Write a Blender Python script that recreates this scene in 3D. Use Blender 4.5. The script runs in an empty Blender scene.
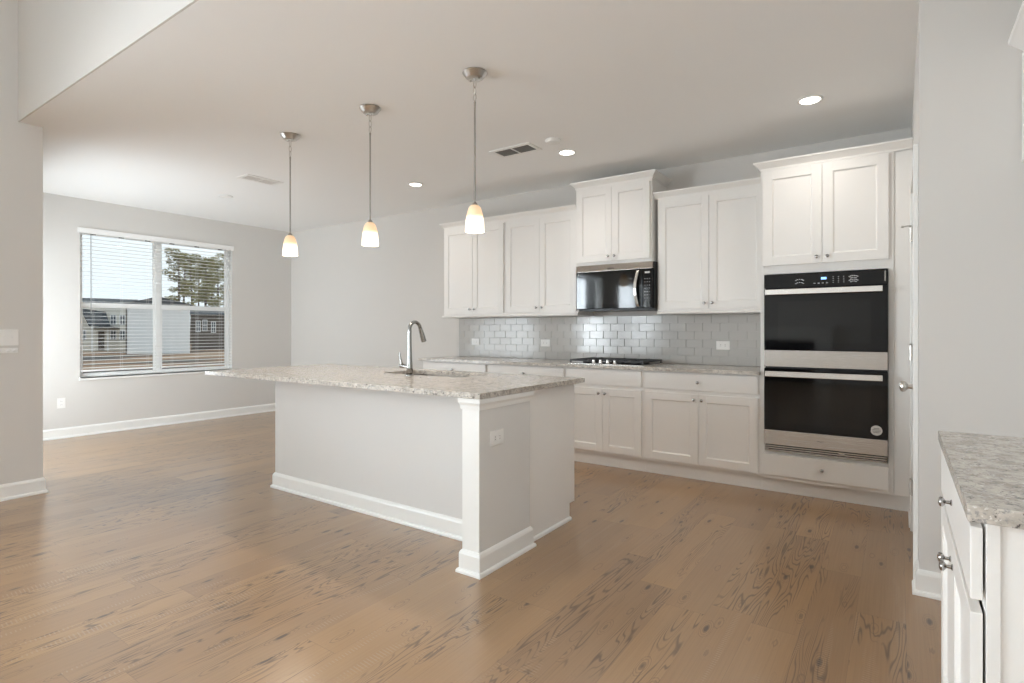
import bpy, bmesh, math, random
from mathutils import Vector, Matrix, geometry
random.seed(7)
SC = bpy.context.scene
COL = SC.collection
R = math.radians

# ------------------------------------------------------------------ camera
YAW, F_PX = 0.6078, 555.4
CAM = Vector((7.8055, -5.1658, 1.2268))
cd = bpy.data.cameras.new('camera'); cam = bpy.data.objects.new('camera', cd); COL.objects.link(cam)
cam.location = CAM; cam.rotation_euler = (R(90), 0, YAW)
cd.sensor_width = 36.0; cd.lens = 36.0 * F_PX / 1024; cd.shift_y = -11.2 / 1024; cd.clip_end = 500; cd.clip_start = 0.02
SC.camera = cam
SC.view_settings.view_transform = 'Standard'; SC.view_settings.look = 'None'
SC.view_settings.exposure = 0.72; SC.view_settings.gamma = 1.0; SC.view_settings.use_curve_mapping = False
SC.cycles.max_bounces = 14; SC.cycles.diffuse_bounces = 8; SC.cycles.glossy_bounces = 5
SC.cycles.transparent_max_bounces = 12; SC.cycles.sample_clamp_indirect = 6.0
SC.cycles.caustics_reflective = False; SC.cycles.caustics_refractive = False

# ------------------------------------------------------------------ world
SKY_STRENGTH = 0.76
w = bpy.data.worlds.new('overcast_sky'); SC.world = w; w.use_nodes = True
nt = w.node_tree; nt.nodes.clear()
out = nt.nodes.new('ShaderNodeOutputWorld'); bg = nt.nodes.new('ShaderNodeBackground')
tc = nt.nodes.new('ShaderNodeTexCoord'); nz = nt.nodes.new('ShaderNodeTexNoise'); rp = nt.nodes.new('ShaderNodeValToRGB')
nz.inputs['Scale'].default_value = 2.2; nz.inputs['Detail'].default_value = 5
rp.color_ramp.elements[0].position = 0.35; rp.color_ramp.elements[0].color = (0.73, 0.84, 0.94, 1)
rp.color_ramp.elements[1].position = 0.65; rp.color_ramp.elements[1].color = (0.86, 0.92, 0.96, 1)
nt.links.new(tc.outputs['Generated'], nz.inputs['Vector']); nt.links.new(nz.outputs['Fac'], rp.inputs['Fac'])
nt.links.new(rp.outputs['Color'], bg.inputs['Color']); nt.links.new(bg.outputs['Background'], out.inputs['Surface'])
bg.inputs['Strength'].default_value = SKY_STRENGTH

# ------------------------------------------------------------------ daylight through the windows behind the camera, the right one added
def area(name, loc, rot, sx, sy, power, color=(0.86, 0.925, 1.0), spread=180):
    l = bpy.data.lights.new(name, 'AREA'); l.shape = 'RECTANGLE'; l.size = sx; l.size_y = sy
    l.energy = power; l.color = color; l.spread = R(spread)
    o = bpy.data.objects.new(name, l); COL.objects.link(o); o.location = loc; o.rotation_euler = rot
    return o
P_DINING, P_LIV, P_RIGHT = 55, 225, 75
area('right_side_fill', (8.85, -7.5, 1.5), (0, R(90), 0), 1.7, 2.3, P_RIGHT)             # faces -X; added fill to brighten the left foreground wall
area('patio_door_daylight', (1.3, -4.2, 1.08), (R(90 + 28), 0, 0), 1.7, 1.9, P_DINING)         # faces +Y
area('living_window_daylight', (2.1, -5.95, 1.55), (0, R(-90), 0), 1.6, 1.6, P_LIV)         # faces +X
area('living_window_daylight', (2.1, -8.6, 1.55), (0, R(-90), 0), 1.6, 1.9, P_LIV)

# ------------------------------------------------------------------ materials
MATS = {}
def newmat(name):
    m = bpy.data.materials.new(name); m.use_nodes = True
    b = m.node_tree.nodes['Principled BSDF']; MATS[name] = m
    return m, m.node_tree, b
def plain(name, col, rough=0.5, metal=0.0, spec=0.5, coat=0.0, noise=0.0, nscale=30, bump=0.0):
    m, t, b = newmat(name)
    b.inputs['Base Color'].default_value = (*col, 1); b.inputs['Roughness'].default_value = rough
    b.inputs['Metallic'].default_value = metal; b.inputs['Specular IOR Level'].default_value = spec
    b.inputs['Coat Weight'].default_value = coat
    if noise or bump:
        c = t.nodes.new('ShaderNodeTexCoord'); n = t.nodes.new('ShaderNodeTexNoise')
        n.inputs['Scale'].default_value = nscale; n.inputs['Detail'].default_value = 4
        t.links.new(c.outputs['Object'], n.inputs['Vector'])
        if noise:
            r = t.nodes.new('ShaderNodeValToRGB')
            r.color_ramp.elements[0].color = (*[max(0, v * (1 - noise)) for v in col], 1)
            r.color_ramp.elements[1].color = (*[min(1, v * (1 + noise)) for v in col], 1)
            t.links.new(n.outputs['Fac'], r.inputs['Fac']); t.links.new(r.outputs['Color'], b.inputs['Base Color'])
        if bump:
            bp = t.nodes.new('ShaderNodeBump'); bp.inputs['Strength'].default_value = bump; bp.inputs['Distance'].default_value = 0.002
            t.links.new(n.outputs['Fac'], bp.inputs['Height']); t.links.new(bp.outputs['Normal'], b.inputs['Normal'])
    return m
WALL = plain('wall_paint', (0.67, 0.652, 0.625), 0.7, spec=0.25, noise=0.008, nscale=3)
CEIL = plain('ceiling_paint', (0.90, 0.905, 0.90), 0.9, spec=0.1, noise=0.006, nscale=2)
TRIM = plain('trim_paint', (0.84, 0.84, 0.82), 0.35, spec=0.4, noise=0.006, nscale=8)
CAB = plain('cabinet_paint', (0.84, 0.825, 0.80), 0.32, spec=0.4, noise=0.006, nscale=6)
CABIN = plain('cabinet_interior', (0.25, 0.23, 0.2), 0.8, noise=0.05)
NICKEL = plain('brushed_nickel', (0.60, 0.58, 0.55), 0.28, 1.0, noise=0.06, nscale=60)
CHROME = plain('chrome', (0.42, 0.41, 0.40), 0.14, 1.0, noise=0.03, nscale=40)
FAUCET = plain('faucet_metal', (0.34, 0.34, 0.33), 0.16, 1.0, noise=0.03, nscale=40)
BLACK = plain('black_plastic', (0.012, 0.012, 0.013), 0.35, noise=0.1)
GLASSBLK = plain('black_glass', (0.004, 0.004, 0.0045), 0.04, spec=0.35, noise=0.1, nscale=4)
INNER = plain('oven_window_glass', (0.007, 0.0066, 0.006), 0.05, spec=0.4, noise=0.1, nscale=4)
IRON = plain('cast_iron', (0.02, 0.021, 0.022), 0.45, noise=0.15, nscale=80, bump=0.2)
PLASTIC = plain('white_plastic', (0.84, 0.83, 0.81), 0.3, noise=0.005)
SLOT = plain('dark_slot', (0.08, 0.075, 0.07), 0.6, noise=0.05)
BLIND = plain('blind_slat_vinyl', (0.88, 0.88, 0.87), 0.4, noise=0.005)
VINYL = plain('window_vinyl', (0.90, 0.90, 0.89), 0.35, noise=0.005)
PRINT = plain('control_print', (0.55, 0.55, 0.56), 0.5, noise=0.02)
PRINTD = plain('dim_control_print', (0.22, 0.22, 0.23), 0.5, noise=0.02)
GREYV = plain('vent_grey', (0.19, 0.18, 0.165), 0.6, noise=0.05, nscale=50)
GREYL = plain('vent_pale', (0.78, 0.77, 0.75), 0.6, noise=0.03, nscale=50)
STICK = plain('sticker_silver', (0.62, 0.60, 0.57), 0.4, noise=0.08, nscale=120)

def brushed(name, col, rough, vec):
    m, t, b = newmat(name)
    c = t.nodes.new('ShaderNodeTexCoord'); mp = t.nodes.new('ShaderNodeMapping'); n = t.nodes.new('ShaderNodeTexNoise')
    mp.inputs['Scale'].default_value = vec; n.inputs['Scale'].default_value = 1; n.inputs['Detail'].default_value = 3
    t.links.new(c.outputs['Object'], mp.inputs['Vector']); t.links.new(mp.outputs['Vector'], n.inputs['Vector'])
    r = t.nodes.new('ShaderNodeMapRange'); r.inputs['To Min'].default_value = rough - 0.05; r.inputs['To Max'].default_value = rough + 0.08
    t.links.new(n.outputs['Fac'], r.inputs['Value']); t.links.new(r.outputs['Result'], b.inputs['Roughness'])
    b.inputs['Base Color'].default_value = (*col, 1); b.inputs['Metallic'].default_value = 1
    b.inputs['Anisotropic'].default_value = 0.5
    return m
STEEL = brushed('stainless_steel', (0.52, 0.485, 0.45), 0.24, (3, 3, 900))
HANDLE = brushed('handle_steel', (0.78, 0.76, 0.73), 0.22, (3, 3, 900))
SINKM = brushed('sink_steel', (0.20, 0.175, 0.15), 0.3, (3, 300, 3))

def emis(name, col, s):
    m, t, b = newmat(name)
    b.inputs['Base Color'].default_value = (*[min(1, c) for c in col], 1)
    b.inputs['Emission Color'].default_value = (*col, 1); b.inputs['Emission Strength'].default_value = s
    return m
LED = emis('led_lens', (1.0, 0.93, 0.84), 7.0)
LENSOFF = plain('lens_off', (0.9, 0.89, 0.86), 0.4, noise=0.005)
CLOCK = emis('blue_display', (0.25, 0.5, 0.9), 1.1)

def make_granite():
    m, t, b = newmat('granite'); L = t.links.new; N = t.nodes.new
    c = N('ShaderNodeTexCoord')
    def noise(scale, detail, rough=0.6, w=0):
        n = N('ShaderNodeTexNoise'); n.inputs['Scale'].default_value = scale; n.inputs['Detail'].default_value = detail; n.inputs['Roughness'].default_value = rough
        mp = N('ShaderNodeMapping'); mp.inputs['Location'].default_value = (w, w * 2, w * 3)
        L(c.outputs['Object'], mp.inputs['Vector']); L(mp.outputs['Vector'], n.inputs['Vector']); return n.outputs['Fac']
    def ramp(src, p0, c0, p1, c1):
        r = N('ShaderNodeValToRGB'); r.color_ramp.elements[0].position = p0; r.color_ramp.elements[0].color = (*c0, 1)
        r.color_ramp.elements[1].position = p1; r.color_ramp.elements[1].color = (*c1, 1); L(src, r.inputs['Fac']); return r.outputs['Color']
    base = ramp(noise(26, 6), 0.35, (0.38, 0.345, 0.30), 0.58, (0.64, 0.59, 0.53))
    gm = ramp(noise(85, 5, 0.7, 3), 0.53, (0, 0, 0), 0.62, (1, 1, 1))
    mx = N('ShaderNodeMix'); mx.data_type = 'RGBA'; mx.inputs[7].default_value = (0.31, 0.30, 0.29, 1); L(gm, mx.inputs[0]); L(base, mx.inputs[6])
    dm = ramp(noise(62, 6, 0.75, 9), 0.575, (0, 0, 0), 0.625, (1, 1, 1))
    mx2 = N('ShaderNodeMix'); mx2.data_type = 'RGBA'; mx2.inputs[7].default_value = (0.06, 0.055, 0.05, 1); L(dm, mx2.inputs[0]); L(mx.outputs[2], mx2.inputs[6])
    wm = ramp(noise(110, 4, 0.6, 15), 0.60, (0, 0, 0), 0.66, (1, 1, 1))
    mx3 = N('ShaderNodeMix'); mx3.data_type = 'RGBA'; mx3.inputs[7].default_value = (0.78, 0.76, 0.73, 1); L(wm, mx3.inputs[0]); L(mx2.outputs[2], mx3.inputs[6])
    L(mx3.outputs[2], b.inputs['Base Color']); b.inputs['Roughness'].default_value = 0.16; b.inputs['Specular IOR Level'].default_value = 0.5
    return m
GRANITE = make_granite()

def make_floor():
    m, t, b = newmat('oak_plank_vinyl'); L = t.links.new; N = t.nodes.new
    def M(op, a, c=None, d=None):
        n = N('ShaderNodeMath'); n.operation = op
        for i, v in enumerate((a, c, d)):
            if v is None: continue
            if isinstance(v, (int, float)): n.inputs[i].default_value = v
            else: L(v, n.inputs[i])
        return n.outputs[0]
    def comb(x, y, z):
        n = N('ShaderNodeCombineXYZ')
        for i, v in enumerate((x, y, z)):
            if isinstance(v, (int, float)): n.inputs[i].default_value = v
            else: L(v, n.inputs[i])
        return n.outputs[0]
    def noise(vec, scale, detail=4, rough=0.55, dist=0.0):
        n = N('ShaderNodeTexNoise'); n.inputs['Scale'].default_value = scale; n.inputs['Detail'].default_value = detail
        n.inputs['Roughness'].default_value = rough; n.inputs['Distortion'].default_value = dist; L(vec, n.inputs['Vector']); return n.outputs['Fac']
    def ramp(src, pts):
        r = N('ShaderNodeValToRGB'); e = r.color_ramp.elements
        while len(e) < len(pts): e.new(0.5)
        for el, (p, col) in zip(e, pts): el.position = p; el.color = (*col, 1)
        L(src, r.inputs['Fac']); return r.outputs['Color']
    def mix(f, a, c, mode='MIX'):
        n = N('ShaderNodeMix'); n.data_type = 'RGBA'; n.blend_type = mode
        for i, v in ((0, f), (6, a), (7, c)):
            if isinstance(v, tuple): n.inputs[i].default_value = (*v, 1)
            elif isinstance(v, (int, float)): n.inputs[i].default_value = v
            else: L(v, n.inputs[i])
        return n.outputs[2]
    c = N('ShaderNodeTexCoord'); s = N('ShaderNodeSeparateXYZ'); L(c.outputs['Object'], s.inputs[0]); X, Y = s.outputs[0], s.outputs[1]
    PW, PL = 0.178, 1.22
    u = M('DIVIDE', X, PW); col = M('FLOOR', u); fu = M('SUBTRACT', u, col)
    wn = N('ShaderNodeTexWhiteNoise'); wn.noise_dimensions = '1D'; L(col, wn.inputs['W'])
    v = M('ADD', M('DIVIDE', Y, PL), wn.outputs['Value']); row = M('FLOOR', v); fv = M('SUBTRACT', v, row)
    wn2 = N('ShaderNodeTexWhiteNoise'); wn2.noise_dimensions = '2D'; L(comb(col, row, 0), wn2.inputs['Vector'])
    rnd = wn2.outputs['Value']; sp = N('ShaderNodeSeparateColor'); L(wn2.outputs['Color'], sp.inputs[0]); r2, r3 = sp.outputs[1], sp.outputs[2]
    # local plank coordinates shifted by a random amount per plank
    lx = M('MULTIPLY', M('SUBTRACT', fu, 0.5), PW); off = M('MULTIPLY', rnd, 37.0); off2 = M('MULTIPLY', r2, 23.0)
    ly = M('ADD', Y, off)
    tone = ramp(rnd, [(0.0, (0.320, 0.182, 0.082)), (0.3, (0.370, 0.212, 0.092)), (0.55, (0.335, 0.197, 0.094)), (0.8, (0.400, 0.232, 0.100)), (1.0, (0.298, 0.176, 0.088))])
    big = noise(comb(M('MULTIPLY', X, 1.2), M('MULTIPLY', Y, 0.5), off2), 2.0, 3)
    tone = mix(0.5, tone, ramp(big, [(0.3, (0.78, 0.77, 0.78)), (0.7, (1.0, 1.0, 1.0))]), 'MULTIPLY')
    fine = noise(comb(M('MULTIPLY', lx, 170), M('MULTIPLY', ly, 2.2), off2), 1.0, 4, 0.6)
    tone = mix(0.28, tone, ramp(fine, [(0.28, (0.62, 0.59, 0.56)), (0.62, (1.0, 1.0, 1.0))]), 'MULTIPLY')
    # cathedral grain: contour lines of a stretched noise, fading in the straight grained planks
    field = noise(comb(M('MULTIPLY', lx, 12.0), M('MULTIPLY', ly, 0.95), off2), 1.0, 2.0, 0.4, 0.2)
    rings = M('SINE', M('ADD', M('MULTIPLY', field, 130.0), M('MULTIPLY', M('ABSOLUTE', lx), 180.0)))
    rmask = M('MULTIPLY', M('GREATER_THAN', r3, 0.32), ramp_v := M('SMOOTH_MIN', 1.0, M('MAXIMUM', 0.0, M('MULTIPLY', M('SUBTRACT', noise(comb(M('MULTIPLY', lx, 7), M('MULTIPLY', ly, 0.9), off), 1.0, 2), 0.46), 14.0)), 0.1))
    line = M('MULTIPLY', M('POWER', M('MAXIMUM', 0.0, rings), 2.6), rmask)
    tone = mix(M('MULTIPLY', line, 0.70), tone, (0.075, 0.040, 0.02))
    # heart cracks: thin dark broken streaks down the plank
    cr = noise(comb(M('MULTIPLY', lx, 30), M('MULTIPLY', ly, 1.3), off), 1.0, 6, 0.72, 0.8)
    crm = ramp(cr, [(0.675, (0, 0, 0)), (0.71, (1, 1, 1))])
    tone = mix(M('MULTIPLY', crm, 0.72), tone, (0.070, 0.040, 0.024))
    # knots
    vo = N('ShaderNodeTexVoronoi'); vo.inputs['Scale'].default_value = 1.0; L(comb(M('MULTIPLY', lx, 11), M('MULTIPLY', ly, 3.4), off2), vo.inputs['Vector'])
    d = M('ADD', vo.outputs['Distance'], M('MULTIPLY', fine, 0.06))
    km = ramp(d, [(0.10, (1, 1, 1)), (0.16, (0, 0, 0))])
    tone = mix(M('MULTIPLY', km, 0.8), tone, (0.055, 0.035, 0.024))
    kr = M('MULTIPLY', M('LESS_THAN', d, 0.34), M('POWER', M('MAXIMUM', 0.0, M('SINE', M('MULTIPLY', d, 95.0))), 2.0))
    tone = mix(M('MULTIPLY', kr, 0.42), tone, (0.11, 0.06, 0.034))
    # pale cross saw marks on some planks
    saw = M('GREATER_THAN', M('SINE', M('ADD', M('MULTIPLY', ly, 420.0), M('MULTIPLY', lx, 30.0))), 0.55)
    sm = M('MULTIPLY', saw, ramp(noise(comb(M('MULTIPLY', lx, 16), M('MULTIPLY', ly, 1.6), off), 1.0, 2), [(0.60, (0, 0, 0)), (0.66, (1, 1, 1))]))
    tone = mix(M('MULTIPLY', sm, 0.28), tone, (0.45, 0.34, 0.24))
    # seams
    e1 = M('LESS_THAN', M('MINIMUM', fu, M('SUBTRACT', 1.0, fu)), 0.006); e2 = M('LESS_THAN', M('MINIMUM', fv, M('SUBTRACT', 1.0, fv)), 0.0012)
    seam = M('MAXIMUM', e1, e2); tone = mix(M('MULTIPLY', seam, 0.22), tone, (0.08, 0.05, 0.03))
    L(tone, b.inputs['Base Color'])
    rr = M('ADD', 0.22, M('MULTIPLY', fine, 0.05)); L(rr, b.inputs['Roughness']); b.inputs['Specular IOR Level'].default_value = 1.0; b.inputs['Coat Weight'].default_value = 0.7; b.inputs['Coat Roughness'].default_value = 0.42; b.inputs['Coat IOR'].default_value = 1.6
    bp = N('ShaderNodeBump'); bp.inputs['Strength'].default_value = 0.15; bp.inputs['Distance'].default_value = 0.001
    L(M('SUBTRACT', 1.0, M('ADD', crm, seam)), bp.inputs['Height']); L(bp.outputs['Normal'], b.inputs['Normal'])
    return m
FLOOR = make_floor()

def make_tile():
    m, t, b = newmat('glazed_subway_tile')
    b.inputs['Base Color'].default_value = (0.52, 0.505, 0.48, 1); b.inputs['Roughness'].default_value = 0.15; b.inputs['Specular IOR Level'].default_value = 0.6
    c = t.nodes.new('ShaderNodeTexCoord'); n = t.nodes.new('ShaderNodeTexNoise'); n.inputs['Scale'].default_value = 9
    bp = t.nodes.new('ShaderNodeBump'); bp.inputs['Strength'].default_value = 0.25; bp.inputs['Distance'].default_value = 0.004
    t.links.new(c.outputs['Object'], n.inputs['Vector']); t.links.new(n.outputs['Fac'], bp.inputs['Height']); t.links.new(bp.outputs['Normal'], b.inputs['Normal'])
    return m
TILE = make_tile()
GROUT = plain('grout', (0.56, 0.55, 0.53), 0.9, noise=0.03)

def make_glass():
    m, t, b = newmat('window_glass'); t.nodes.remove(b)
    o = t.nodes['Material Output']; tr = t.nodes.new('ShaderNodeBsdfTransparent'); gl = t.nodes.new('ShaderNodeBsdfGlossy'); mx = t.nodes.new('ShaderNodeMixShader')
    lw = t.nodes.new('ShaderNodeLayerWeight'); pw = t.nodes.new('ShaderNodeMath'); pw.operation = 'POWER'; pw.inputs[1].default_value = 5.0
    fr = t.nodes.new('ShaderNodeMath'); fr.operation = 'MULTIPLY_ADD'; fr.inputs[1].default_value = 0.9; fr.inputs[2].default_value = 0.035
    t.links.new(lw.outputs['Facing'], pw.inputs[0]); t.links.new(pw.outputs[0], fr.inputs[0]); gl.inputs['Roughness'].default_value = 0.01
    tr.inputs['Color'].default_value = (0.97, 0.985, 0.98, 1)
    t.links.new(fr.outputs[0], mx.inputs[0]); t.links.new(tr.outputs[0], mx.inputs[1]); t.links.new(gl.outputs[0], mx.inputs[2]); t.links.new(mx.outputs[0], o.inputs['Surface'])
    return m
GLASS = make_glass()

def make_shade():
    m, t, b = newmat('frosted_shade_glass'); L = t.links.new
    c = t.nodes.new('ShaderNodeTexCoord'); s = t.nodes.new('ShaderNodeSeparateXYZ'); L(c.outputs['Object'], s.inputs[0])
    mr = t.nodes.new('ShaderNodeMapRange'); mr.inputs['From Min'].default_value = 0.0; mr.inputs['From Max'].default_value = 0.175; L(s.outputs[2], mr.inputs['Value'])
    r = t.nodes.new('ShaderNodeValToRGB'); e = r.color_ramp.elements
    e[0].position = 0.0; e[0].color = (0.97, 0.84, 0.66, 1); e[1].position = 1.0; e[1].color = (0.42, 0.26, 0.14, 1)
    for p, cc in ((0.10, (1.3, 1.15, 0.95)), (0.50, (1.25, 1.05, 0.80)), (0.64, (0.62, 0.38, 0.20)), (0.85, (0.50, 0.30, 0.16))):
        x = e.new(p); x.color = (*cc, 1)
    L(mr.outputs[0], r.inputs[0]); L(r.outputs[0], b.inputs['Emission Color']); b.inputs['Emission Strength'].default_value = 0.85  # bulb glow through the glass put in as a height gradient of emission
    b.inputs['Base Color'].default_value = (0.55, 0.46, 0.36, 1); b.inputs['Roughness'].default_value = 0.35
    return m
SHADE = make_shade()

# ------------------------------------------------------------------ helpers
def BM(): return bmesh.new()
def box(bm, x0, x1, y0, y1, z0, z1):
    if x0 > x1: x0, x1 = x1, x0
    if y0 > y1: y0, y1 = y1, y0
    if z0 > z1: z0, z1 = z1, z0
    v = [bm.verts.new((x, y, z)) for x in (x0, x1) for y in (y0, y1) for z in (z0, z1)]
    for f in ((0, 1, 3, 2), (4, 6, 7, 5), (0, 4, 5, 1), (2, 3, 7, 6), (0, 2, 6, 4), (1, 5, 7, 3)):
        bm.faces.new([v[i] for i in f])
    return v
def frame_basis(axis):
    a = Vector(axis).normalized(); h = Vector((0, 0, 1)) if abs(a.z) < 0.9 else Vector((1, 0, 0))
    u = a.cross(h).normalized(); return a, u, a.cross(u)
def lathe(bm, prof, origin, axis=(0, 0, 1), n=24, cap=True):
    a, u, v = frame_basis(axis); o = Vector(origin); rings = []
    for r, h in prof:
        rings.append([bm.verts.new(o + a * h + (u * math.cos(2 * math.pi * k / n) + v * math.sin(2 * math.pi * k / n)) * max(r, 1e-4)) for k in range(n)])
    for A, B in zip(rings, rings[1:]):
        for k in range(n): bm.faces.new((A[k], A[(k + 1) % n], B[(k + 1) % n], B[k]))
    if cap:
        bm.faces.new(rings[0][::-1]); bm.faces.new(rings[-1])
def tube(bm, pts, rad, n=14):
    pts = [Vector(p) for p in pts]; rad = rad if isinstance(rad, (list, tuple)) else [rad] * len(pts)
    rings = []; ref = None
    for i, p in enumerate(pts):
        tg = (pts[min(i + 1, len(pts) - 1)] - pts[max(i - 1, 0)]).normalized()
        if ref is None: _, ref, _ = frame_basis(tg)
        u = (ref - tg * ref.dot(tg)).normalized(); ref = u; v = tg.cross(u)
        rings.append([bm.verts.new(p + (u * math.cos(2 * math.pi * k / n) + v * math.sin(2 * math.pi * k / n)) * rad[i]) for k in range(n)])
    for A, B in zip(rings, rings[1:]):
        for k in range(n): bm.faces.new((A[k], A[(k + 1) % n], B[(k + 1) % n], B[k]))
    bm.faces.new(rings[0][::-1]); bm.faces.new(rings[-1])
def sweep(bm, path, prof):
    """closed profile (offset to the right of travel, z) swept along a mitred horizontal path"""
    P = [Vector(p) for p in path]; rings = []
    for i, p in enumerate(P):
        ns = []
        if i > 0: d = (P[i] - P[i - 1]).normalized(); ns.append(Vector((d.y, -d.x)))
        if i < len(P) - 1: d = (P[i + 1] - P[i]).normalized(); ns.append(Vector((d.y, -d.x)))
        n = sum(ns, Vector((0, 0))); n = n / n.length; k = 1 / n.dot(ns[0])
        rings.append([bm.verts.new((p.x + n.x * k * d_, p.y + n.y * k * d_, z)) for d_, z in prof])
    m = len(prof)
    for A, B in zip(rings, rings[1:]):
        for k in range(m): bm.faces.new((A[k], A[(k + 1) % m], B[(k + 1) % m], B[k]))
    bm.faces.new(rings[0][::-1]); bm.faces.new(rings[-1])
def link(name, bm, mat, parent=None, bevel=0.0, smooth=False, seg=2, at=None, mats=None):
    bmesh.ops.recalc_face_normals(bm, faces=bm.faces)
    o0 = Vector(at) if at is not None else (Vector(parent['_o']) if parent is not None and '_o' in parent else Vector((0, 0, 0)))
    bmesh.ops.translate(bm, verts=bm.verts, vec=-o0)
    me = bpy.data.meshes.new(name); bm.to_mesh(me); bm.free(); me.materials.append(mat)
    for x in mats or []: me.materials.append(x)
    o = bpy.data.objects.new(name, me); COL.objects.link(o)
    if parent is not None:
        o.parent = parent; o['_o'] = tuple(o0)
    else: o.location = o0; o['_o'] = tuple(o0)
    if smooth:
        for p in me.polygons: p.use_smooth = True
        if smooth != 'all':
            try: me.set_sharp_from_angle(angle=R(35))
            except Exception: pass
    if bevel:
        b = o.modifiers.new('bevel', 'BEVEL'); b.width = bevel; b.segments = seg; b.limit_method = 'ANGLE'; b.angle_limit = R(40)
    return o
def tag(o, label, cat, group=None):
    o['label'] = label; o['category'] = cat
    if group: o['group'] = group
    return o
def thing(name, label, cat, loc, group=None):
    o = bpy.data.objects.new(name, None); COL.objects.link(o); o.location = loc; o['_o'] = tuple(loc); o.empty_display_size = 0.1
    return tag(o, label, cat, group)
def struct(name, bm, mat, bevel=0.0, smooth=False, label=None, mats=None):
    o = link(name, bm, mat, bevel=bevel, smooth=smooth, mats=mats); o['kind'] = 'structure'
    if label: o['label'] = label
    return o
def BX(*a):
    bm = BM(); box(bm, *a); return bm

# ------------------------------------------------------------------ room shell
H, HL = 2.76, 4.3
XR, YB = 8.55, -11.0
WT = 0.14
struct('floor', BX(-0.14, XR + 0.2, YB - 0.2, 0.2, -0.12, 0.0), FLOOR, label='brown knotty wood-look plank floor running through kitchen and living area')
struct('ceiling', BX(-0.14, XR + 0.2, -3.878, 0.2, H, H + 0.25), CEIL, label='flat white kitchen ceiling')
struct('ceiling', BX(2.36, XR + 0.2, YB - 0.2, -3.87, HL, HL + 0.1), CEIL, label='high white ceiling over the living area behind the camera')
struct('trim_1', BX(2.36, XR + 0.2, -3.89, -3.879, H, HL), WALL, label='greige header wall above the kitchen ceiling edge')
struct('wall_back', BX(-0.14, XR + 0.2, 0.0, 0.14, 0, H), WALL, label='pale wall behind the cabinet run')

def wall_holes(name, axis, pos0, pos1, a0, a1, z0, z1, holes, label):
    """wall with rectangular openings; axis 'x' = wall in a plane of constant x, runs along y"""
    bm = BM(); cuts = sorted({a0, a1, *[h[0] for h in holes], *[h[1] for h in holes]})
    for c0, c1 in zip(cuts, cuts[1:]):
        mid = (c0 + c1) / 2; zs = [(z0, z1)]
        for h in holes:
            if h[0] < mid < h[1]:
                zs = [(z0, h[2]), (h[3], z1)]
        for q0, q1 in zs:
            if q1 - q0 < 1e-4: continue
            if axis == 'x': box(bm, pos0, pos1, c0, c1, q0, q1)
            else: box(bm, c0, c1, pos0, pos1, q0, q1)
    bmesh.ops.remove_doubles(bm, verts=bm.verts, dist=1e-5)
    return struct(name, bm, WALL, label=label)
WY0, WY1, WZ0, WZ1 = -2.735, -0.945, 0.665, 2.42
wall_holes('wall_left', 'x', -0.14, 0.0, -3.88, 0.14, 0, H, [(WY0, WY1, WZ0, WZ1)], 'pale dining wall with the double window')
wall_holes('wall_dining', 'y', -3.88, -3.745, 0.0, 2.36, 0, H, [(0.3, 2.2, 0.0, 2.12)], 'wall holding the glass patio door')
LW = [(-6.75, -5.15, 0.7, 2.4), (-9.55, -7.65, 0.7, 2.4)]
wall_holes('wall_living_left', 'x', 2.36, 2.5, YB, -3.745, 0, HL, LW, 'greige living room wall ending at the left of the kitchen opening')
RW = []
wall_holes('wall_rear', 'y', YB - 0.14, YB, 2.36, XR + 0.2, 0, HL, RW, 'living room wall behind the camera')
RTW = (-8.7, -6.3, 0.6, 2.4)
wall_holes('wall_right', 'x', XR, XR + 0.14, YB, 0.0, 0, HL, [RTW], 'right wall behind the counter')
# pantry walls: return wall with the door opening, and the wall facing the room
DY0, DY1, DZ = -1.765, -0.995, 2.06
wall_holes('wall_pantry_side', 'x', 7.885, 7.985, -1.96, 0.0, 0, H, [(DY0, DY1, 0.0, DZ)], 'narrow wall holding the pantry door beside the oven cabinet')
struct('wall_pantry_front', BX(7.985, XR, -1.96, -1.86, 0, H), WALL, label='greige wall facing the room right of the oven cabinet')

# baseboards
BASEP = [(0, 0), (0.026, 0), (0.026, 0.010), (0.022, 0.018), (0.014, 0.022), (0.014, 0.095), (0.010, 0.106), (0.004, 0.114), (0.0, 0.116)]
def base(name, path, label):
    bm = BM(); sweep(bm, path, BASEP); return struct(name, bm, TRIM, label=label)
base('baseboard_left', [(0.0, -3.745), (0.0, 0.0), (3.40, 0.0)], 'white baseboard along the dining walls')
base('baseboard_living', [(2.5, YB), (2.5, -3.745), (2.2 + 0.08, -3.745)], 'white baseboard around the end of the left foreground wall')
base('baseboard_pantry', [(7.885, -1.842), (7.885, -1.96), (XR, -1.96), (XR, -3.0)], 'white baseboard wrapping the pantry wall corner')
base('baseboard_pantry_door', [(7.885, -0.55), (7.885, -0.925)], 'short white baseboard between oven cabinet and pantry door')
base('baseboard_right', [(XR, -3.9), (XR, YB)], 'white baseboard on right wall')
base('baseboard_rear', [(XR, YB), (6.65, YB)], 'white baseboard on rear wall')
base('baseboard_rear_left', [(4.65, YB), (2.5, YB)], 'white baseboard on rear wall left of fireplace')

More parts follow.
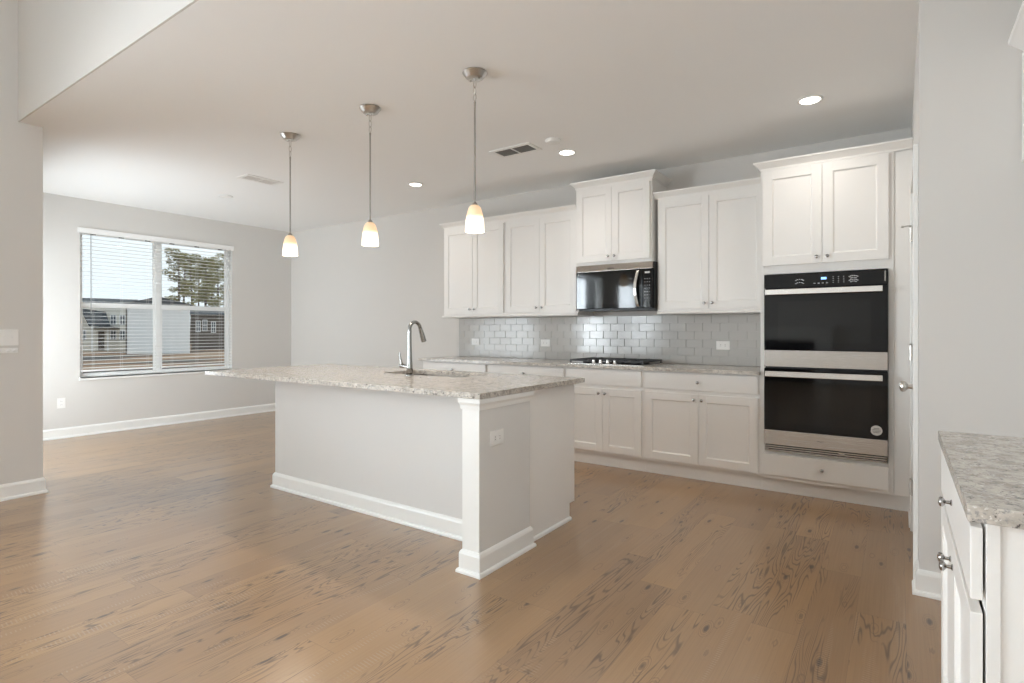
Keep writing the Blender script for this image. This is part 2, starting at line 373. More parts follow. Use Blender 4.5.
# ------------------------------------------------------------------ pantry door
CASP = 0.020
bm = BM()
box(bm, 7.885 - CASP, 7.885, DY1, DY1 + 0.07, 0, DZ + 0.07); box(bm, 7.885 - CASP, 7.885, DY0 - 0.07, DY0, 0, DZ + 0.07)
box(bm, 7.885 - CASP, 7.885, DY0, DY1, DZ, DZ + 0.07)
for y0, y1 in ((DY1 - 0.012, DY1), (DY0, DY0 + 0.012)): box(bm, 7.885, 7.985, y0, y1, 0, DZ)
box(bm, 7.885, 7.985, DY0 + .012, DY1 - .012, DZ - 0.012, DZ)
struct('trim_2', bm, TRIM, bevel=0.003, label='white casing around the pantry door')
bm = BM(); u0, u1 = DY0 + 0.015, DY1 - 0.015
X0, X1 = 7.877, 7.912
for (a, c, z0, z1) in ((u0, u0 + .11, .01, 2.045), (u1 - .11, u1, .01, 2.045)): box(bm, X0, X1, a, c, z0, z1)
for z0, z1 in ((.01, .22), (.92, 1.05), (1.93, 2.045)): box(bm, X0, X1, u0 + .11, u1 - .11, z0, z1)
for z0, z1 in ((.22, .92), (1.05, 1.93)): box(bm, X0 + .008, X1 - .008, u0 + .11, u1 - .11, z0, z1)
door = struct('door_1', bm, TRIM, bevel=0.002, label='white panelled pantry door seen edge-on')
for z in (1.81, 1.09, 0.27):
    bm = BM(); lathe(bm, [(.0055, -.045), (.0055, .045)], (7.866, DY1 - .006, z), n=10)
    lathe(bm, [(.004, .045), (.007, .050), (.003, .056)], (7.866, DY1 - .006, z), n=10)
    box(bm, 7.868, 7.879, DY1 - .03, DY1 - .004, z - .045, z + .045)
    link('hinge', bm, NICKEL, door, smooth=True)
bm = BM(); tube(bm, [(7.864, DY1 - .005, 1.865), (7.845, DY1 - .012, 1.862), (7.832, DY1 - .016, 1.860)], .004, 8); lathe(bm, [(.007, 0), (.007, .012)], (7.832, DY1 - .016, 1.860), (-1, 0, 0), n=10)
link('hinge_pin_stop', bm, NICKEL, door, smooth=True)
bm = BM(); lathe(bm, [(.031, 0), (.031, .006), (.014, .012), (.011, .030), (.018, .036), (.027, .044), (.029, .053), (.025, .062), (.012, .067)], (7.877, DY0 + .085, .94), (-1, 0, 0))
link('door_knob', bm, NICKEL, door, smooth=True)

# ------------------------------------------------------------------ double hung window with blinds, left wall
def sash_window(name, fix, a0, a1, z0, z1, units, axis='x', sgn=-1, label=''):
    """vinyl double-hung units in one opening; fix = plane of the inner frame face, outward direction sgn"""
    def B(bm, p0, p1, c0, c1, q0, q1):
        if axis == 'x': box(bm, fix + sgn * p0, fix + sgn * p1, c0, c1, q0, q1)
        else: box(bm, c0, c1, fix + sgn * p0, fix + sgn * p1, q0, q1)
    bm = BM(); F = .022
    B(bm, 0, .05, a0, a1, z0, z0 + F); B(bm, 0, .05, a0, a1, z1 - F, z1)
    B(bm, 0, .05, a0, a0 + F, z0 + F, z1 - F); B(bm, 0, .05, a1 - F, a1, z0 + F, z1 - F)
    for u in units[1:]: B(bm, 0, .05, u[0] - .06, u[0] + .0, z0 + F, z1 - F)
    win = struct(name, bm, VINYL, bevel=.002, label=label)
    for i, (c0, c1) in enumerate(units):
        zm = (z0 + z1) / 2 - .015
        for lo, hi, dp in ((z0 + F, zm + .03, .008), (zm - .03, z1 - F, .022)):
            bm = BM(); s = .024
            B(bm, dp, dp + .014, c0, c1, lo, lo + (.032 if dp < .01 else .06)); B(bm, dp, dp + .014, c0, c1, hi - (.06 if dp < .01 else .03), hi)
            l2 = lo + (.032 if dp < .01 else .06); h2 = hi - (.06 if dp < .01 else .03)
            B(bm, dp, dp + .014, c0, c0 + s, l2, h2); B(bm, dp, dp + .014, c1 - s, c1, l2, h2)
            sa = link('sash', bm, VINYL, win, bevel=.0015)
            g = BM(); B(g, dp + .006, dp + .008, c0 + s - .004, c1 - s + .004, l2 - .004, h2 + .004); link('glass_pane', g, GLASS, sa)
    return win
sash_window('window_1', -0.075, WY0, WY1, WZ0, WZ1, [(WY0 + .03, -1.905), (-1.845, WY1 - .03)], label='white vinyl double window in the dining wall')
bm = BM(); box(bm, -.075, .022, WY0 + .001, WY1 - .001, WZ0 - .001, WZ0 + .018); box(bm, -.0, .022, WY0 - .012, WY1 + .012, WZ0 - .022, WZ0 + .018)
struct('trim_3', bm, TRIM, bevel=.003, label='white sill under the dining window')

def blind(y0, y1, which, wand):
    t = thing('window_blind', which, 'window blind', (0, (y0 + y1) / 2, WZ0), 'faux wood blinds on the dining window')
    bm = BM(); n = 0; z = .785
    while z < 2.355:
        vs = box(bm, -.055, -.005, y0 + .004, y1 - .004, z - .0014, z + .0014)
        bmesh.ops.rotate(bm, verts=vs, cent=(-.03, 0, z), matrix=Matrix.Rotation(R(2.0), 3, 'Y')); z += .0435
    link('slats', bm, BLIND, t)
    link('bottom_rail', BX(-.056, -.004, y0 + .004, y1 - .004, .742, .760), BLIND, t, bevel=.003)
    link('headrail', BX(-.056, -.006, y0 + .004, y1 - .004, 2.372, 2.414), BLIND, t)
    L = y1 - y0; bm = BM()
    for k in (.16, .5, .84):
        for x in (-.057, -.003): tube(bm, [(x, y0 + L * k, .75), (x, y0 + L * k, 2.375)], .0009, 5)
    link('ladder_cords', bm, BLIND, t)
    for k in (.16, .5, .84): link('cord_clip', BX(-.05, -.012, y0 + L * k - .022, y0 + L * k + .022, 2.352, 2.372), SLOT, t)
    if wand:
        bm = BM(); tube(bm, [(.004, y0 + .105, 2.36), (.007, y0 + .105, 1.9), (.008, y0 + .105, 1.42)], .0045, 8)
        link('tilt_wand', bm, plain('wand_grey', (.30, .30, .29), .4, noise=.02), t, smooth=True)
    v = BM(); e0 = y0 - (.022 if wand else 0); e1 = y1 + (0 if wand else .022)
    box(v, .0, .014, e0, e1, 2.362, 2.424); box(v, .014, .018, e0, e1, 2.374, 2.424)
    link('valance', v, BLIND, t, bevel=.003)
blind(WY0, -1.876, 'white slatted blind on the left half of the dining window, with tilt wand', True)
blind(-1.876, WY1, 'white slatted blind on the right half of the dining window, trees behind', False)

# patio door and living windows (light the room and show in its reflections)
bm = BM()
for a, c in ((.3, .36), (1.20, 1.30), (2.14, 2.2)): box(bm, a, c, -3.85, -3.79, 0, 2.12)
for a, c in ((.36, 1.20), (1.30, 2.14)): box(bm, a, c, -3.85, -3.79, 2.05, 2.12); box(bm, a, c, -3.85, -3.79, 0, .09)
pd = struct('door_2', bm, VINYL, bevel=.002, label='white sliding glass patio door in the dining area')
for a, c in ((.36, 1.20), (1.30, 2.14)): link('glass_pane', BX(a, c, -3.823, -3.817, .09, 2.05), GLASS, pd)
for i, h in enumerate(LW):
    sash_window('window_%d' % (i + 2), 2.44, h[0], h[1], h[2], h[3], [(h[0] + .03, h[1] - .03)], label='living room window')
for i, h in enumerate(LW):
    t = thing('window_blind', ['white slatted blind on the living room window nearer the kitchen', 'white slatted blind on the living room window farther from the kitchen'][i], 'window blind', (2.47, (h[0] + h[1]) / 2, h[2]), 'living room blinds')
    bm = BM(); z = h[2] + .06
    while z < h[3] - .06: box(bm, 2.452, 2.497, h[0] + .005, h[1] - .005, z - .0014, z + .0014); z += .0435
    link('slats', bm, BLIND, t); link('headrail', BX(2.452, 2.497, h[0] + .005, h[1] - .005, h[3] - .045, h[3] - .003), BLIND, t)
sash_window('window_4', XR + .06, RTW[0], RTW[1], RTW[2], RTW[3], [(RTW[0] + .03, -7.53), (-7.47, RTW[1] - .03)], sgn=1, label='unseen window added in the right wall to let in light')  # unseen opening added for the fill light from the right
for i, h in enumerate(RW):
    m_ = (h[0] + h[1]) / 2
    sash_window('window_%d' % (i + 4), YB - .06, h[0], h[1], h[2], h[3], [(h[0] + .03, h[1] - .03)], axis='y', label='rear living room window')
# ------------------------------------------------------------------ ceiling fittings
def recessed(x, y, label, on=True, r=.078):
    t = thing('recessed_light', label, 'ceiling light', (x, y, H), 'recessed ceiling lights')
    bm = BM(); lathe(bm, [(r, -.001), (r, -.006), (r - .006, -.010), (r - .014, -.010), (r - .02, -.004), (r - .02, -.001)], (x, y, H), n=40)
    link('trim_ring', bm, TRIM, t, smooth=True)
    bm = BM(); lathe(bm, [(r - .02, -.0015), (r - .02, -.0075), (r - .03, -.0085)], (x, y, H), n=40)
    link('lens', bm, LED if on else LENSOFF, t)
    if on:
        l = bpy.data.lights.new('downlight', 'SPOT'); l.energy = 8; l.color = (1.0, .93, .85); l.spot_size = R(150); l.spot_blend = .9; l.shadow_soft_size = .05
        o = bpy.data.objects.new('downlight', l); COL.objects.link(o); o.parent = t; o.location = (0, 0, -.03)
recessed(3.652, -.965, 'round recessed ceiling light, lit, between the middle and right pendants')
recessed(5.467, -.975, 'round recessed ceiling light, lit, right beside the dark ceiling vent')
recessed(7.324, -1.007, 'large bright recessed ceiling light above the oven cabinet')
recessed(1.50, -1.829, 'unlit white recessed ceiling light nearest the window', on=False)

def vent(x0, x1, y0, y1, n_along, dark, label, along='x'):
    t = thing('ceiling_vent', label, 'ceiling vent', ((x0 + x1) / 2, (y0 + y1) / 2, H), 'ceiling vents')
    bm = BM(); b = .035; zz = H - .008
    box(bm, x0, x1, y0, y0 + b, zz, H - .0005); box(bm, x0, x1, y1 - b, y1, zz, H - .0005)
    box(bm, x0, x0 + b, y0 + b, y1 - b, zz, H - .0005); box(bm, x1 - b, x1, y0 + b, y1 - b, zz, H - .0005)
    if along == 'x': box(bm, (x0 + x1) / 2 - .008, (x0 + x1) / 2 + .008, y0 + b, y1 - b, zz, H - .0005)
    else: box(bm, x0 + b, x1 - b, (y0 + y1) / 2 - .008, (y0 + y1) / 2 + .008, zz, H - .0005)
    link('frame', bm, TRIM, t, bevel=.002)
    link('backing', BX(x0 + b, x1 - b, y0 + b, y1 - b, H - .003, H - .0005), dark, t)
    bm = BM()
    if along == 'x':
        y = y0 + b + .008
        while y < y1 - b - .004: box(bm, x0 + b, x1 - b, y, y + .004, H - .0075, H - .003); y += .014
    else:
        x = x0 + b + .008
        while x < x1 - b - .004: box(bm, x, x + .004, y0 + b, y1 - b, H - .0075, H - .003); x += .014
    link('louvers', bm, dark, t)
vent(4.93, 5.335, -1.375, -1.165, 2, GREYV, 'ceiling vent with two dark grey louver panels beside recessed light')
vent(2.37, 2.575, -2.18, -1.79, 2, GREYL, 'pale ceiling vent with light louvers left of the far pendant', along='y')
bm = BM(); lathe(bm, [(.065, -.0005), (.065, -.010), (.055, -.022), (.02, -.026)], (5.52, -1.30, H), n=32)
tag(link('smoke_detector', bm, TRIM, smooth=True, at=(5.52, -1.30, H)), 'faint round white detector on ceiling between dark vent and recessed light', 'smoke detector')

# ------------------------------------------------------------------ pendants
def pendant(x, label, y=-2.58):
    t = thing('pendant_lamp', label, 'pendant lamp', (x, y, 1.80), 'pendant lamps over the island')
    bm = BM(); lathe(bm, [(.072, -.0005), (.074, -.006), (.068, -.012), (.052, -.034), (.046, -.038), (.010, -.038), (.008, -.05)], (x, y, H), n=40)
    can = link('canopy', bm, NICKEL, t, smooth=True)
    for s in (-1, 1):
        bm = BM(); lathe(bm, [(.006, -.034), (.006, -.044), (.003, -.048)], (x + s * .034, y, H), n=10); link('screw', bm, NICKEL, can, smooth=True)
    # swivel loops
    bm = BM()
    def loop(zc, hh, ww, plane):
        pts = []
        for k in range(17):
            a = 2 * math.pi * k / 16; c, s_ = math.cos(a) * ww, math.sin(a) * hh
            pts.append((x + (c if plane else 0), y + (0 if plane else c), zc + s_))
        tube(bm, pts, .0024, 6)
    loop(H - .070, .024, .010, True); loop(H - .110, .024, .010, False); loop(H - .148, .022, .010, True)
    link('chain_loops', bm, NICKEL, t, smooth=True)
    bm = BM(); lathe(bm, [(.003, .79), (.007, .785), (.0055, .765), (.0055, .25), (.0055, .19), (.012, .184), (.017, .176), (.018, .166)], (x, y, 1.80), n=16)
    link('rod', bm, plain('rod_nickel_' + label[:4], (.42, .40, .37), .3, 1.0, noise=.03), t, smooth=True)
    bm = BM(); k_ = .87
    pr = [(.066, 0), (.0655, .02), (.064, .05), (.0605, .085), (.055, .12), (.047, .15), (.039, .168), (.028, .180), (.018, .184)]
    pr += [(.015, .180), (.026, .176), (.036, .164), (.044, .147), (.052, .118), (.0575, .084), (.061, .05), (.0625, .02), (.063, 0.001)]
    lathe(bm, [(a_ * k_, b_ * k_ + .012) for a_, b_ in pr], (x, y, 1.80), n=36, cap=False)
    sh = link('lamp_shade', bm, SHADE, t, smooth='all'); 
    bm = BM(); lathe(bm, [(.008, .16), (.014, .15), (.016, .13), (.028, .10), (.030, .08), (.024, .06), (.008, .05)], (x, y, 1.80), n=20)
    link('bulb', bm, LED, t, smooth='all')
    l = bpy.data.lights.new('pendant_bulb_light', 'SPOT'); l.energy = 9; l.color = (1, .89, .78); l.shadow_soft_size = .04; l.spot_size = R(165); l.spot_blend = .7
    o = bpy.data.objects.new('pendant_bulb_light', l); COL.objects.link(o); o.parent = t; o.location = (0, 0, .03)
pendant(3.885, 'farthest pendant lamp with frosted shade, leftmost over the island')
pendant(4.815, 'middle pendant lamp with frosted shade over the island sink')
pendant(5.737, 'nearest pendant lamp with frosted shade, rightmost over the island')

# ------------------------------------------------------------------ cabinets
def mapback(yf):   # u = x, v = z, w = distance out of the plane y=yf towards the room
    return lambda u, v, w_: (u, yf - w_, v)
def mapright(xf):  # faces -X ; u = y
    return lambda u, v, w_: (xf - w_, u, v)
def mapkit(yf):    # faces +Y
    return lambda u, v, w_: (u, yf + w_, v)
def mbox(bm, M, u0, u1, v0, v1, w0, w1):
    a, c = M(u0, v0, w0), M(u1, v1, w1); box(bm, a[0], c[0], a[1], c[1], a[2], c[2])
def shaker(M, u0, u1, v0, v1, parent, name='door', rail=.062, t=.02):
    bm = BM()
    mbox(bm, M, u0, u0 + rail, v0, v1, 0, t); mbox(bm, M, u1 - rail, u1, v0, v1, 0, t)
    mbox(bm, M, u0 + rail, u1 - rail, v0, v0 + rail, 0, t); mbox(bm, M, u0 + rail, u1 - rail, v1 - rail, v1, 0, t)
    # bevelled inner edge then recessed panel
    s = .008; q = [(u0 + rail, v0 + rail), (u1 - rail, v0 + rail), (u1 - rail, v1 - rail), (u0 + rail, v1 - rail)]
    q2 = [(u0 + rail + s, v0 + rail + s), (u1 - rail - s, v0 + rail + s), (u1 - rail - s, v1 - rail - s), (u0 + rail + s, v1 - rail - s)]
    A = [bm.verts.new(M(a, b_, t - .003)) for a, b_ in q]; Bv = [bm.verts.new(M(a, b_, t - .011)) for a, b_ in q2]
    for k in range(4): bm.faces.new((A[k], A[(k + 1) % 4], Bv[(k + 1) % 4], Bv[k]))
    mbox(bm, M, u0 + rail, u1 - rail, v0 + rail, v1 - rail, 0, t - .0108)
    return link(name, bm, CAB, parent, bevel=.0015)
def slab(M, u0, u1, v0, v1, parent, name='drawer', t=.02):
    bm = BM(); mbox(bm, M, u0, u1, v0, v1, 0, t); return link(name, bm, CAB, parent, bevel=.002)
def knob(M, u, v, parent, w0=.02):
    o = Vector(M(u, v, w0)); ax = Vector(M(u, v, w0 + 1)) - o; bm = BM()
    lathe(bm, [(.0075, 0), (.0075, .002), (.0045, .004), (.004, .012), (.008, .015), (.0118, .018), (.0125, .0215), (.0105, .025), (.0045, .027)], o, ax, n=18)
    return link('knob', bm, CHROME, parent, smooth=True)
def carcass(M, u0, u1, v0, v1, depth, parent, ff=.0, openings=None, name='carcass'):
    """box behind the face plane, w from -depth to 0"""
    bm = BM(); mbox(bm, M, u0, u1, v0, v1, -depth, 0); return link(name, bm, CAB, parent, bevel=.0012)
G_BASE = 'white base cabinets along the back wall'; G_UP = 'white wall cabinets along the back wall'

def base_cab(x0, x1, label, drawer_knob=True):
    M = mapback(-.59); t = thing('base_cabinet', label, 'kitchen cabinet', ((x0 + x1) / 2, -.30, 0), G_BASE)
    x0 += .0005; x1 -= .0005
    carcass(M, x0, x1, .112, .884, .585, t)
    link('toe_kick', BX(x0, x1, -.548, -.01, 0, .112), CAB, t)
    g = .017; m_ = (x0 + x1) / 2
    d = slab(M, x0 + g, x1 - g, .735, .872, t)
    if drawer_knob: knob(M, m_, .803, d)
    for a, c, k in ((x0 + g, m_ - .0015, m_ - .0015 - .030), (m_ + .0015, x1 - g, m_ + .0015 + .030)):
        d = shaker(M, a, c, .135, .705, t); knob(M, k, .66, d)
    return t
base_cab(3.40, 4.32, 'white base cabinet under the far left end of back counter')
base_cab(4.32, 5.24, 'white base cabinet left of the cooktop, mostly behind the island')
base_cab(5.24, 6.005, 'white base cabinet under the gas cooktop with blank drawer front', False)
base_cab(6.005, 6.942, 'white base cabinet between cooktop and ovens with one drawer knob')
CROWN = [(0, 0), (.006, 0), (.006, .012), (.014, .022), (.026, .034), (.038, .046), (.044, .050), (.046, .062), (0, .062)]
def crown(parent, path, z, s=1.0):
    bm = BM(); sweep(bm, path, [(d * s, z + q * s) for d, q in CROWN]); return link('crown_moulding', bm, CAB, parent)
def upper(x0, x1, z0, z1, label, dz0, dz1, yf=-.33, cr=None, cs=1.0, rail=True, path=None, left_end=False):
    M = mapback(yf); t = thing('wall_cabinet', label, 'kitchen cabinet', ((x0 + x1) / 2, yf / 2, z0), G_UP)
    x0 += .0005; x1 -= .0005
    carcass(M, x0, x1, z0, z1, -yf - .002, t); m_ = (x0 + x1) / 2
    a0, a1 = x0 + .016, x1 - .016
    for a, c, k in ((a0, m_ - .0015, m_ - .032), (m_ + .0015, a1, m_ + .032)):
        d = shaker(M, a, c, dz0, dz1, t); knob(M, k, dz0 + .045, d)
    if rail:
        bm = BM(); sweep(bm, [(x0 - (.0 if not left_end else 0), yf), (x1, yf)], [(0, z0 - .004), (.018, z0 - .004), (.022, z0 + .006), (.014, z0 + .018), (0, z0 + .022)]) if not left_end else sweep(bm, [(x0, -.01), (x0, yf), (x1, yf)], [(0, z0 - .004), (.018, z0 - .004), (.022, z0 + .006), (.014, z0 + .018), (0, z0 + .022)])
        link('light_rail', bm, CAB, t)
    if cr: crown(t, cr, z1 - .004, cs)
    return t
yf = -.33
upper(3.484, 4.355, 1.376, 2.405, 'white wall cabinet at the far left end of the run', 1.414, 2.375, cr=[(3.484, -.003), (3.484, yf), (4.355, yf)], cs=.9, left_end=True)
upper(4.355, 5.235, 1.376, 2.405, 'white wall cabinet immediately left of the microwave', 1.414, 2.375, cr=[(4.355, yf), (5.222, yf)], cs=.9)
upper(5.237, 6.003, 1.845, 2.590, 'taller-mounted white wall cabinet above the microwave with heavy crown', 1.872, 2.562, yf=-.385, cr=[(5.237, -.003), (5.237, -.385), (6.003, -.385), (6.003, -.003)], cs=1.0, rail=False)
upper(6.032, 6.942, 1.376, 2.405, 'white wall cabinet between microwave and oven cabinet', 1.414, 2.375, cr=[(6.005, yf), (6.942, yf)], cs=.9)

# oven tower
OX0, OX1 = 6.943, 7.78
t = thing('oven_cabinet', 'tall white cabinet housing the double oven', 'kitchen cabinet', (7.36, -.30, 0))
M = mapback(-.61); bm = BM()
box(bm, OX0, OX0 + .03, -.61, -.003, .112, 2.44); box(bm, OX1 - .03, OX1, -.61, -.003, .112, 2.44)
box(bm, OX0 + .03, OX1 - .03, -.61, -.003, .112, .322); box(bm, OX0 + .03, OX1 - .03, -.61, -.003, 1.648, 2.44)
link('carcass', bm, CAB, t, bevel=.0012)
link('back_panel', BX(OX0 + .03, OX1 - .03, -.02, -.005, .323, 1.647), CABIN, t)
link('toe_kick', BX(OX0, 7.883, -.548, -.003, 0, .111), CAB, t)
link('filler_panel', BX(OX1 + .001, 7.883, -.600, -.003, .112, 2.436), CAB, t, bevel=.0015)
m_ = 7.357
for a, c, k in ((6.962, m_ - .0015, m_ - .034), (m_ + .0015, 7.752, m_ + .034)):
    d = shaker(M, a, c, 1.712, 2.425, t, rail=.066); knob(M, k, 1.757, d)
d = slab(M, 6.957, 7.752, .142, .300, t); knob(M, 7.357, .222, d)
crown(t, [(OX0, -.38), (OX0, -.61), (7.883, -.61)], 2.436, 1.0)

# back counter top
def gslab(name, x0, x1, y0, y1, z0, z1, label, hole=None):
    bm = BM()
    if not hole: box(bm, x0, x1, y0, y1, z0, z1)
    else:
        outer = [(x0, y0), (x1, y0), (x1, y1), (x0, y1)]
        pts = [Vector((*p, 0)) for p in outer] + [Vector((*p, 0)) for p in hole]
        tris = geometry.tessellate_polygon([[Vector((*p, 0)) for p in outer], [Vector((*p, 0)) for p in hole]])
        for z, fl in ((z1, False), (z0, True)):
            vs = [bm.verts.new((p.x, p.y, z)) for p in pts]
            for tr in tris: bm.faces.new([vs[i] for i in (tr[::-1] if fl else tr)])
            if z == z1: top = vs
            else: bot = vs
        no = len(outer)
        for ring in (list(range(no)), list(range(no, len(pts)))):
            for k in range(len(ring)):
                a, c = ring[k], ring[(k + 1) % len(ring)]; bm.faces.new((top[a], top[c], bot[c], bot[a]))
    o = link(name, bm, GRANITE, bevel=.002); tag(o, label, 'countertop'); return o
gslab('countertop', 3.38, 6.941, -.645, -.003, .885, .915, 'long speckled granite countertop along the back wall under the backsplash')

# backsplash tiles
def hole_cut(a, b, c, d, hs):
    return any(a < h[1] and b > h[0] and c < h[3] and d > h[2] for h in hs)
bs = thing('tile_backsplash', 'glossy grey subway tile backsplash between counter and wall cabinets', 'backsplash', (5.19, -.004, .915))
link('grout_bed', BX(3.445, 6.941, -.0075, -.001, .916, 1.371), GROUT, bs)
bm = BM(); rr = random.Random(3)
TW, TH, gp = .1524, .0755, .0022
for r_ in range(6):
    z0 = .917 + r_ * TH; x = 3.447 - (TW / 2 if r_ % 2 else 0)
    while x < 6.94:
        a, c = max(x, 3.447), min(x + TW - gp, 6.940)
        if c - a > .012:
            vs = box(bm, a, c, -.0145, -.0078, z0, z0 + TH - gp)
            front = [v for v in vs if v.co.y < -.012]
            ta, tb = rr.gauss(0, .0045), rr.gauss(0, .0045)
            for v in front: v.co.y += ta * (v.co.x - (a + c) / 2) * 1.0 + tb * (v.co.z - z0 - TH / 2) - .0008
        x += TW
link('tiles', bm, TILE, bs, bevel=.0012)
bm = BX(3.443, 3.447, -.016, -.001, .916, 1.371); link('edge_strip', bm, plain('edge_metal', (.45, .44, .42), .4, .6, noise=.03), bs)

# ------------------------------------------------------------------ outlets and switches
def plate(M, u, v, horiz, label, kind='outlet', gang=1, group='wall outlets'):
    o = M(u, v, 0); t = thing('wall_outlet' if kind == 'outlet' else 'light_switch', label, kind if kind == 'outlet' else 'light switch', o, group)
    w, h = (.0385 * gang, .058)
    if gang == 2: w = .058
    if horiz: w, h = h, .0385
    bm = BM(); mbox(bm, M, u - w, u + w, v - h, v + h, .0005, .006); link('plate', bm, PLASTIC, t, bevel=.002)
    if kind == 'outlet':
        for s in (-1, 1):
            uu, vv = (u + s * .02, v) if horiz else (u, v + s * .02)
            bm = BM(); mbox(bm, M, uu - .014, uu + .014, vv - .014, vv + .014, .006, .008); r_ = link('receptacle', bm, PLASTIC, t, bevel=.002)
            bm = BM()
            for e in (-1, 1):
                du, dv = (0, e * .006) if horiz else (e * .006, 0)
                eu, ev = (.004, .0012) if horiz else (.0012, .004)
                mbox(bm, M, uu + du - eu, uu + du + eu, vv + dv - ev, vv + dv + ev, .008, .0084)
            link('slots', bm, SLOT, r_)
    else:
        for g in range(gang):
            uu = u + (g - (gang - 1) / 2) * .046
            bm = BM(); mbox(bm, M, uu - .006, uu + .006, v - .012, v + .012, .006, .008); mbox(bm, M, uu - .0035, uu + .0035, v - .004, v + .009, .008, .018)
            link('toggle', bm, PLASTIC, t, bevel=.001)
    return t
MB = mapback(-.0155)
plate(MB, 3.70, 1.092, True, 'white horizontal outlet on tiles at the far left of the backsplash')
plate(MB, 4.665, 1.090, True, 'white horizontal outlet on tiles left of the cooktop')
plate(MB, 6.52, 1.092, True, 'white horizontal outlet on tiles right of the cooktop')
ML = lambda u, v, w_: (w_, u, v)
plate(ML, -2.912, .400, False, 'white outlet low on dining wall under the window')
MI = lambda u, v, w_: (6.09 + w_, u, v)
plate(MI, -2.842, .670, True, 'horizontal outlet on the end wall of the kitchen island')
MLL = lambda u, v, w_: (2.5 + w_, u, v)
plate(MLL, -3.945, 1.174, False, 'two-gang light switch on the left foreground wall', 'switch', 2, None)
bm = BM(); box(bm, 2.5005, 2.504, -4.00, -3.89, 1.062, 1.098)
for k in range(3): lathe(bm, [(.010, 0), (.010, .006), (.006, .008)], (2.504, -3.975 + k * .032, 1.08), (1, 0, 0), n=14)
tag(link('button_plate', bm, PLASTIC, at=(2.5, -3.945, 1.08), bevel=.001), 'small white plate with round buttons just below the light switch', 'wall plate')

# ------------------------------------------------------------------ cooktop
t = thing('gas_cooktop', 'black five-burner gas cooktop with cast iron grates on back counter', 'cooktop', (5.625, -.32, .915))
cx0, cx1, cy0, cy1 = 5.25, 6.0, -.575, -.07
bm = BX(cx0, cx1, cy0, cy1, .9155, .922); link('steel_tray', bm, HANDLE, t, bevel=.002)
link('cook_surface', BX(cx0 + .01, cx1 - .01, cy0 + .012, cy1 - .01, .922, .926), GLASSBLK, t)
for gx0, gx1 in ((cx0 + .012, cx0 + .245), (cx0 + .255, cx1 - .255), (cx1 - .245, cx1 - .012)):
    bm = BM(); y0_ = cy0 + (.105 if gx0 > cx0 + .2 and gx1 < cx1 - .2 else .02); y1_ = cy1 - .02
    zt, b_ = .955, .011
    box(bm, gx0, gx1, y0_, y0_ + b_, zt - .014, zt); box(bm, gx0, gx1, y1_ - b_, y1_, zt - .014, zt)
    box(bm, gx0, gx0 + b_, y0_ + b_, y1_ - b_, zt - .014, zt); box(bm, gx1 - b_, gx1, y0_ + b_, y1_ - b_, zt - .014, zt)
    box(bm, (gx0 + gx1) / 2 - .005, (gx0 + gx1) / 2 + .005, y0_ + b_, y1_ - b_, zt - .010, zt + .003)
    for q in (.28, .5, .72): yy = y0_ + (y1_ - y0_) * q; box(bm, gx0 + b_, gx1 - b_, yy - .005, yy + .005, zt - .010, zt + .002)
    for xx in (gx0 + .002, gx1 - .014):
        for yy in (y0_ + .001, y1_ - .013): box(bm, xx, xx + .012, yy, yy + .012, .926, zt - .014)
    link('grate', bm, IRON, t, bevel=.001)
for bx_, by_, r_ in ((cx0 + .13, cy0 + .14, .038), (cx0 + .13, cy1 - .14, .045), (5.625, -.25, .055), (cx1 - .13, cy0 + .14, .045), (cx1 - .13, cy1 - .14, .038)):
    bm = BM(); lathe(bm, [(r_, 0), (r_, .008), (r_ * .8, .010), (r_ * .8, .016), (r_ * .3, .018)], (bx_, by_, .926), n=24); link('burner', bm, IRON, t, smooth=True)
for k in range(4):
    x_ = 5.500 + k * .071
    bm = BM(); lathe(bm, [(.021, 0), (.020, .004), (.016, .008), (.0155, .026), (.013, .029)], (x_, -.535, .926), n=20)
    box(bm, x_ - .003, x_ + .003, -.535 - .015, -.535 + .015, .955, .959)
    link('control_knob', bm, HANDLE, t, smooth=True)

# ------------------------------------------------------------------ microwave
t = thing('microwave', 'over-range microwave with stainless top band and black glass door', 'microwave', (5.64, -.21, 1.415))
mx0, mx1 = 5.262, 6.016
link('body', BX(mx0 + .004, 6.027, -.385, -.018, 1.418, 1.842), BLACK, t, bevel=.003)
bm = BM()
vs = box(bm, mx0, mx1, -.425, -.386, 1.778, 1.842)
for v in vs:
    if v.co.y < -.4 and v.co.z > 1.8: v.co.y += .018
link('stainless_band', bm, STEEL, t, bevel=.003)
bm = BX(mx0, 5.925, -.425, -.386, 1.428, 1.777); dr = link('door', bm, GLASSBLK, t, bevel=.004)
bm = BX(mx0 + .05, 5.83, -.4262, -.4245, 1.47, 1.745); link('window', bm, INNER, dr)
bm = BX(5.927, mx1, -.425, -.386, 1.428, 1.777); cp = link('control_panel', bm, GLASSBLK, t, bevel=.004)
bm = BX(5.95, 5.995, -.4262, -.425, 1.735, 1.752); link('display', bm, PRINT, cp)
bm = BM()
for i in range(3):
    for j in range(7): box(bm, 5.945 + i * .021, 5.957 + i * .021, -.4260, -.425, 1.51 + j * .029, 1.516 + j * .029)
link('control_lettering', bm, PRINTD, cp)
bm = BM(); hp = [(5.888, -.425 - .010, 1.765), (5.884, -.447, 1.735), (5.872, -.462, 1.66), (5.868, -.467, 1.60), (5.872, -.462, 1.54), (5.884, -.447, 1.465), (5.888, -.435, 1.44)]
a = [(x, y, z) for x, y, z in hp]
n_ = len(a); ring = []
for (x, y, z) in a: ring.append([bm.verts.new((x - .013, y, z)), bm.verts.new((x + .013, y, z)), bm.verts.new((x + .013, y + .010, z)), bm.verts.new((x - .013, y + .010, z))])
